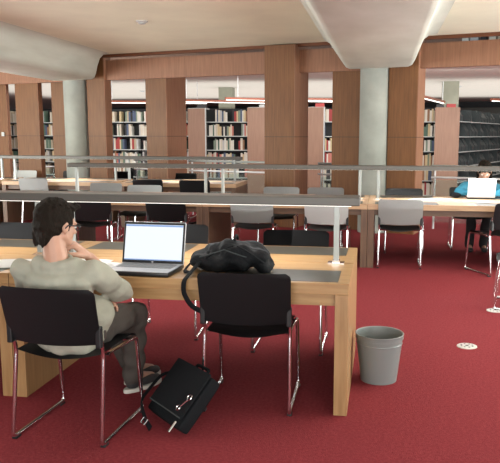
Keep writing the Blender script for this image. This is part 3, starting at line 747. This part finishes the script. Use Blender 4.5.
# shirt
b = MB()
b.ell((-1.405, -.46, .70), (.185, .105, .20)); b.ell((-1.41, -.465, .80), (.185, .092, .085)); b.ell((-1.38, -.42, .53), (.185, .125, .12)); b.cap((-1.59, -.455, .838), (-1.25, -.44, .838), .060, .060)
b.cap((-1.48, -.475, .876), (-1.335, -.465, .876), .050, .050); b.ell((-1.405, -.475, .878), (.088, .070, .050))
b.cap(shR, elR+(elR-shR)*.0, .068, .062); b.cap(shL, shL.lerp(elL, .88), .066, .062)
b.ell((-1.30, -.36, .60), (.12, .14, .12))
shirt = fuse(b, 'tshirt', 'shirt', e, .008, 5, disp=.022, dscale=13)
b = MB(); b.tube([nb_+Vector((.070*math.cos(t), .052*math.sin(t)-.0, .030+.012*math.sin(t))) for t in [2*math.pi*k/24 for k in range(24)]], .008, 8, closed=True); b.build('collar_rib', 'shirt', shirt, True)
# trousers
b = MB(); b.ell((-1.375, -.38, .515), (.175, .125, .085))
for hp, kn, an in ((hpR, knR, anR), (hpL, knL, anL)):
    b.cap(hp, kn, .088, .070); b.cap(kn, kn.lerp(an, .4), .068, .066); b.cap(kn.lerp(an, .4), an+Vector((0, 0, -.01)), .066, .060)
fuse(b, 'trousers', 'trouser', e, .009, 4, disp=.024, dscale=11)
# shoes
for an in (anR, anL):
    dv = Vector((.50, .86, 0)).normalized(); sd = Vector((dv.y, -dv.x, 0)); RMs = Matrix((sd, dv, Vector((0, 0, 1)))).transposed()
    hl = Vector((an.x, an.y, 0))
    b = MB(); b.ell(hl+dv*.0+Vector((0, 0, .055)), (.038, .05, .048), RMs); b.ell(hl+dv*.09+Vector((0, 0, .045)), (.042, .09, .034), RMs); b.ell(hl+dv*.15+Vector((0, 0, .038)), (.044, .06, .026), RMs)
    so = fuse(b, 'shoe', 'shoe', e, .006, 3, warp=lambda v: Vector((v.x, v.y, max(v.z, .014))))
    b = MB(); b.lathe([(.99, 0), (1, .006), (1, .018), (.97, .022)], seg=32, close=True)
    bmesh.ops.transform(b.b, matrix=Matrix.Translation(hl+dv*.075) @ RMs.to_4x4() @ Matrix.Diagonal((.047, .145, 1, 1)), verts=b.b.verts); b.build('sole', 'sole', so, True)
    b = MB()
    for k in range(3): c_ = hl+dv*(.06+.025*k)+Vector((0, 0, .078-.006*k)); b.tube([c_-sd*.022, c_+Vector((0, 0, .005)), c_+sd*.022], .004, 6)
    b.build('laces', 'sole', so, True)
# hair
def hairdo(P, RM, s, parent, m='hair', long_=False):
    b = MB()
    b.ell(P(0, -.022, .040), (.086*s, .102*s, .094*s), RM); b.ell(P(0, -.045, .000), (.080*s, .078*s, .082*s), RM)
    b.ell(P(0, -.062, -.045), (.055*s, .045*s, .062*s), RM)
    for q in (-1, 1): b.ell(P(.066*q, .014, .022), (.014*s, .030*s, .030*s), RM); b.cap(P(.073*q, .022, .01), P(.072*q, .020, -.022), .007*s, .005*s)
    for k in range(16):
        a = random.uniform(-.06, .06); b.cap(P(a, .045, .104-abs(a)*.4), P(a+random.uniform(-.01, .01), .074+random.uniform(0, .010), .112-abs(a)*.4+random.uniform(-.004, .014)), .012*s, .004*s)
    for k in range(34):
        a = random.uniform(0, 6.28); q = random.uniform(.3, 1.2); d_ = Vector((math.cos(a)*math.sin(q), math.sin(a)*math.sin(q), math.cos(q)))
        p0 = P(d_.x*.078, -.022+d_.y*.092, .040+d_.z*.086); p1 = P(d_.x*.089+.006, -.022+d_.y*.106, .040+d_.z*.096-.002); b.cap(p0, p1, .011*s, .004*s, 2)
    for k in range(12):
        a = random.uniform(-.045, .045); b.cap(P(a, -.095, -.05), P(a*.9, -.088, -.098-random.uniform(0, .02)), .012*s, .004*s, 2)
    if long_:
        for q in (-1, 1): b.cap(P(.074*q, -.02, 0), P(.080*q, -.03, -.13), .026*s, .02*s)
    return fuse(b, 'hair', m, parent, .005, 1, disp=.006, dscale=45)
hairdo(P, RM, 1, e)
face_bits(P, 1, e)
# glasses
b = MB()
for q in (-1, 1):
    b.tube([P(.032*q+.024*math.cos(t)*1.0, .098-.004*abs(math.cos(t)), -.002+.016*math.sin(t)) for t in [2*math.pi*k/16 for k in range(16)]], .0030, 6, closed=True)
    b.tube([P(.056*q, .096, .002), P(.084*q, .060, .004), P(.091*q, .0, .004), P(.086*q, -.012, -.012)], .0034, 6)
b.tube([P(-.008, .099, .001), P(0, .104, .003), P(.008, .099, .001)], .002, 6)
b.build('glasses', 'lens', e, True)
# watch / strap at left hand
b = MB(); b.tube([wrL+Vector((.012, 0, 0))+Vector((0, .031*math.cos(t), .031*math.sin(t))) for t in [2*math.pi*k/16 for k in range(16)]], .006, 6, closed=True, flat=.5); b.build('wristwatch', 'chrome', e, True)

# --- student at right behind the white laptop
e = thing('person', 'dark-haired student in a teal fleece bent behind the white laptop at the middle row', 'person', (0, 0, 0))
HC2 = Vector((1.46, 5.70, 1.055)); FD2 = Vector((-.10, -.85, -.52))
b = MB(); P, RM = head(b, HC2, FD2)
b.cap(HC2+Vector((0, .05, -.03)), (1.43, 5.86, .86), .055, .062)
b.ell((1.42, 5.90, .68), (.15, .09, .20)); b.ell((1.40, 5.98, .52), (.15, .11, .09))
s1, e1, w1 = Vector((1.24, 5.87, .84)), Vector((1.14, 5.62, .765+.03)), Vector((1.27, 5.44, .785))
s2, e2, w2 = Vector((1.60, 5.87, .84)), Vector((1.70, 5.62, .765+.03)), Vector((1.52, 5.44, .785))
for s_, el, wr in ((s1, e1, w1), (s2, e2, w2)):
    b.cap(s_, el, .045, .038); b.cap(el, wr, .038, .026)
hand(b, w1, (.35, -.9, .02), (0, 0, 1), .9, .5, 1); hand(b, w2, (-.3, -.9, .02), (0, 0, 1), .9, .5, -1)
for x, fx in ((1.31, 1.31), (1.50, 1.49)):
    hp = Vector((x, 5.98, .52)); kn = Vector((x, 5.60, .52)); an = Vector((fx, 5.72, .09)); b.cap(hp, kn, .066, .05); b.cap(kn, an, .048, .03); b.cap(an, an+Vector((0, -.12, -.05)), .03, .025)
fuse(b, 'body', 'skin', e, .006, 4)
b = MB(); b.ell((1.42, 5.91, .70), (.19, .115, .20)); b.cap((1.25, 5.88, .85), (1.59, 5.88, .85), .065, .065); b.ell((1.42, 5.90, .87), (.09, .07, .06)); b.ell((1.42, 5.97, .54), (.18, .13, .11))
for s_, el, wr in ((s1, e1, w1), (s2, e2, w2)): b.cap(s_, el, .072, .056); b.cap(el, el.lerp(wr, .85), .055, .042)
fuse(b, 'fleece', 'blue', e, .009, 4, disp=.012, dscale=12)
b = MB(); b.ell((1.41, 5.98, .51), (.175, .13, .085))
for x, fx in ((1.31, 1.31), (1.50, 1.49)):
    hp = Vector((x, 5.98, .52)); kn = Vector((x, 5.60, .52)); an = Vector((fx, 5.72, .09)); b.cap(hp, kn, .088, .07); b.cap(kn, an, .066, .058)
fuse(b, 'trousers', 'trousers_dark', e, .010, 4, disp=.012, dscale=10)
for fx in (1.31, 1.49):
    b = MB(); b.ell((fx, 5.70, .05), (.038, .06, .045)); b.ell((fx, 5.61, .04), (.043, .085, .030)); fuse(b, 'shoe', 'shoe', e, .008, 3, warp=lambda v: Vector((v.x, v.y, max(v.z, .002))))
hairdo(P, RM, 1.05, e, 'hair', True)
face_bits(P, 1.0, e)
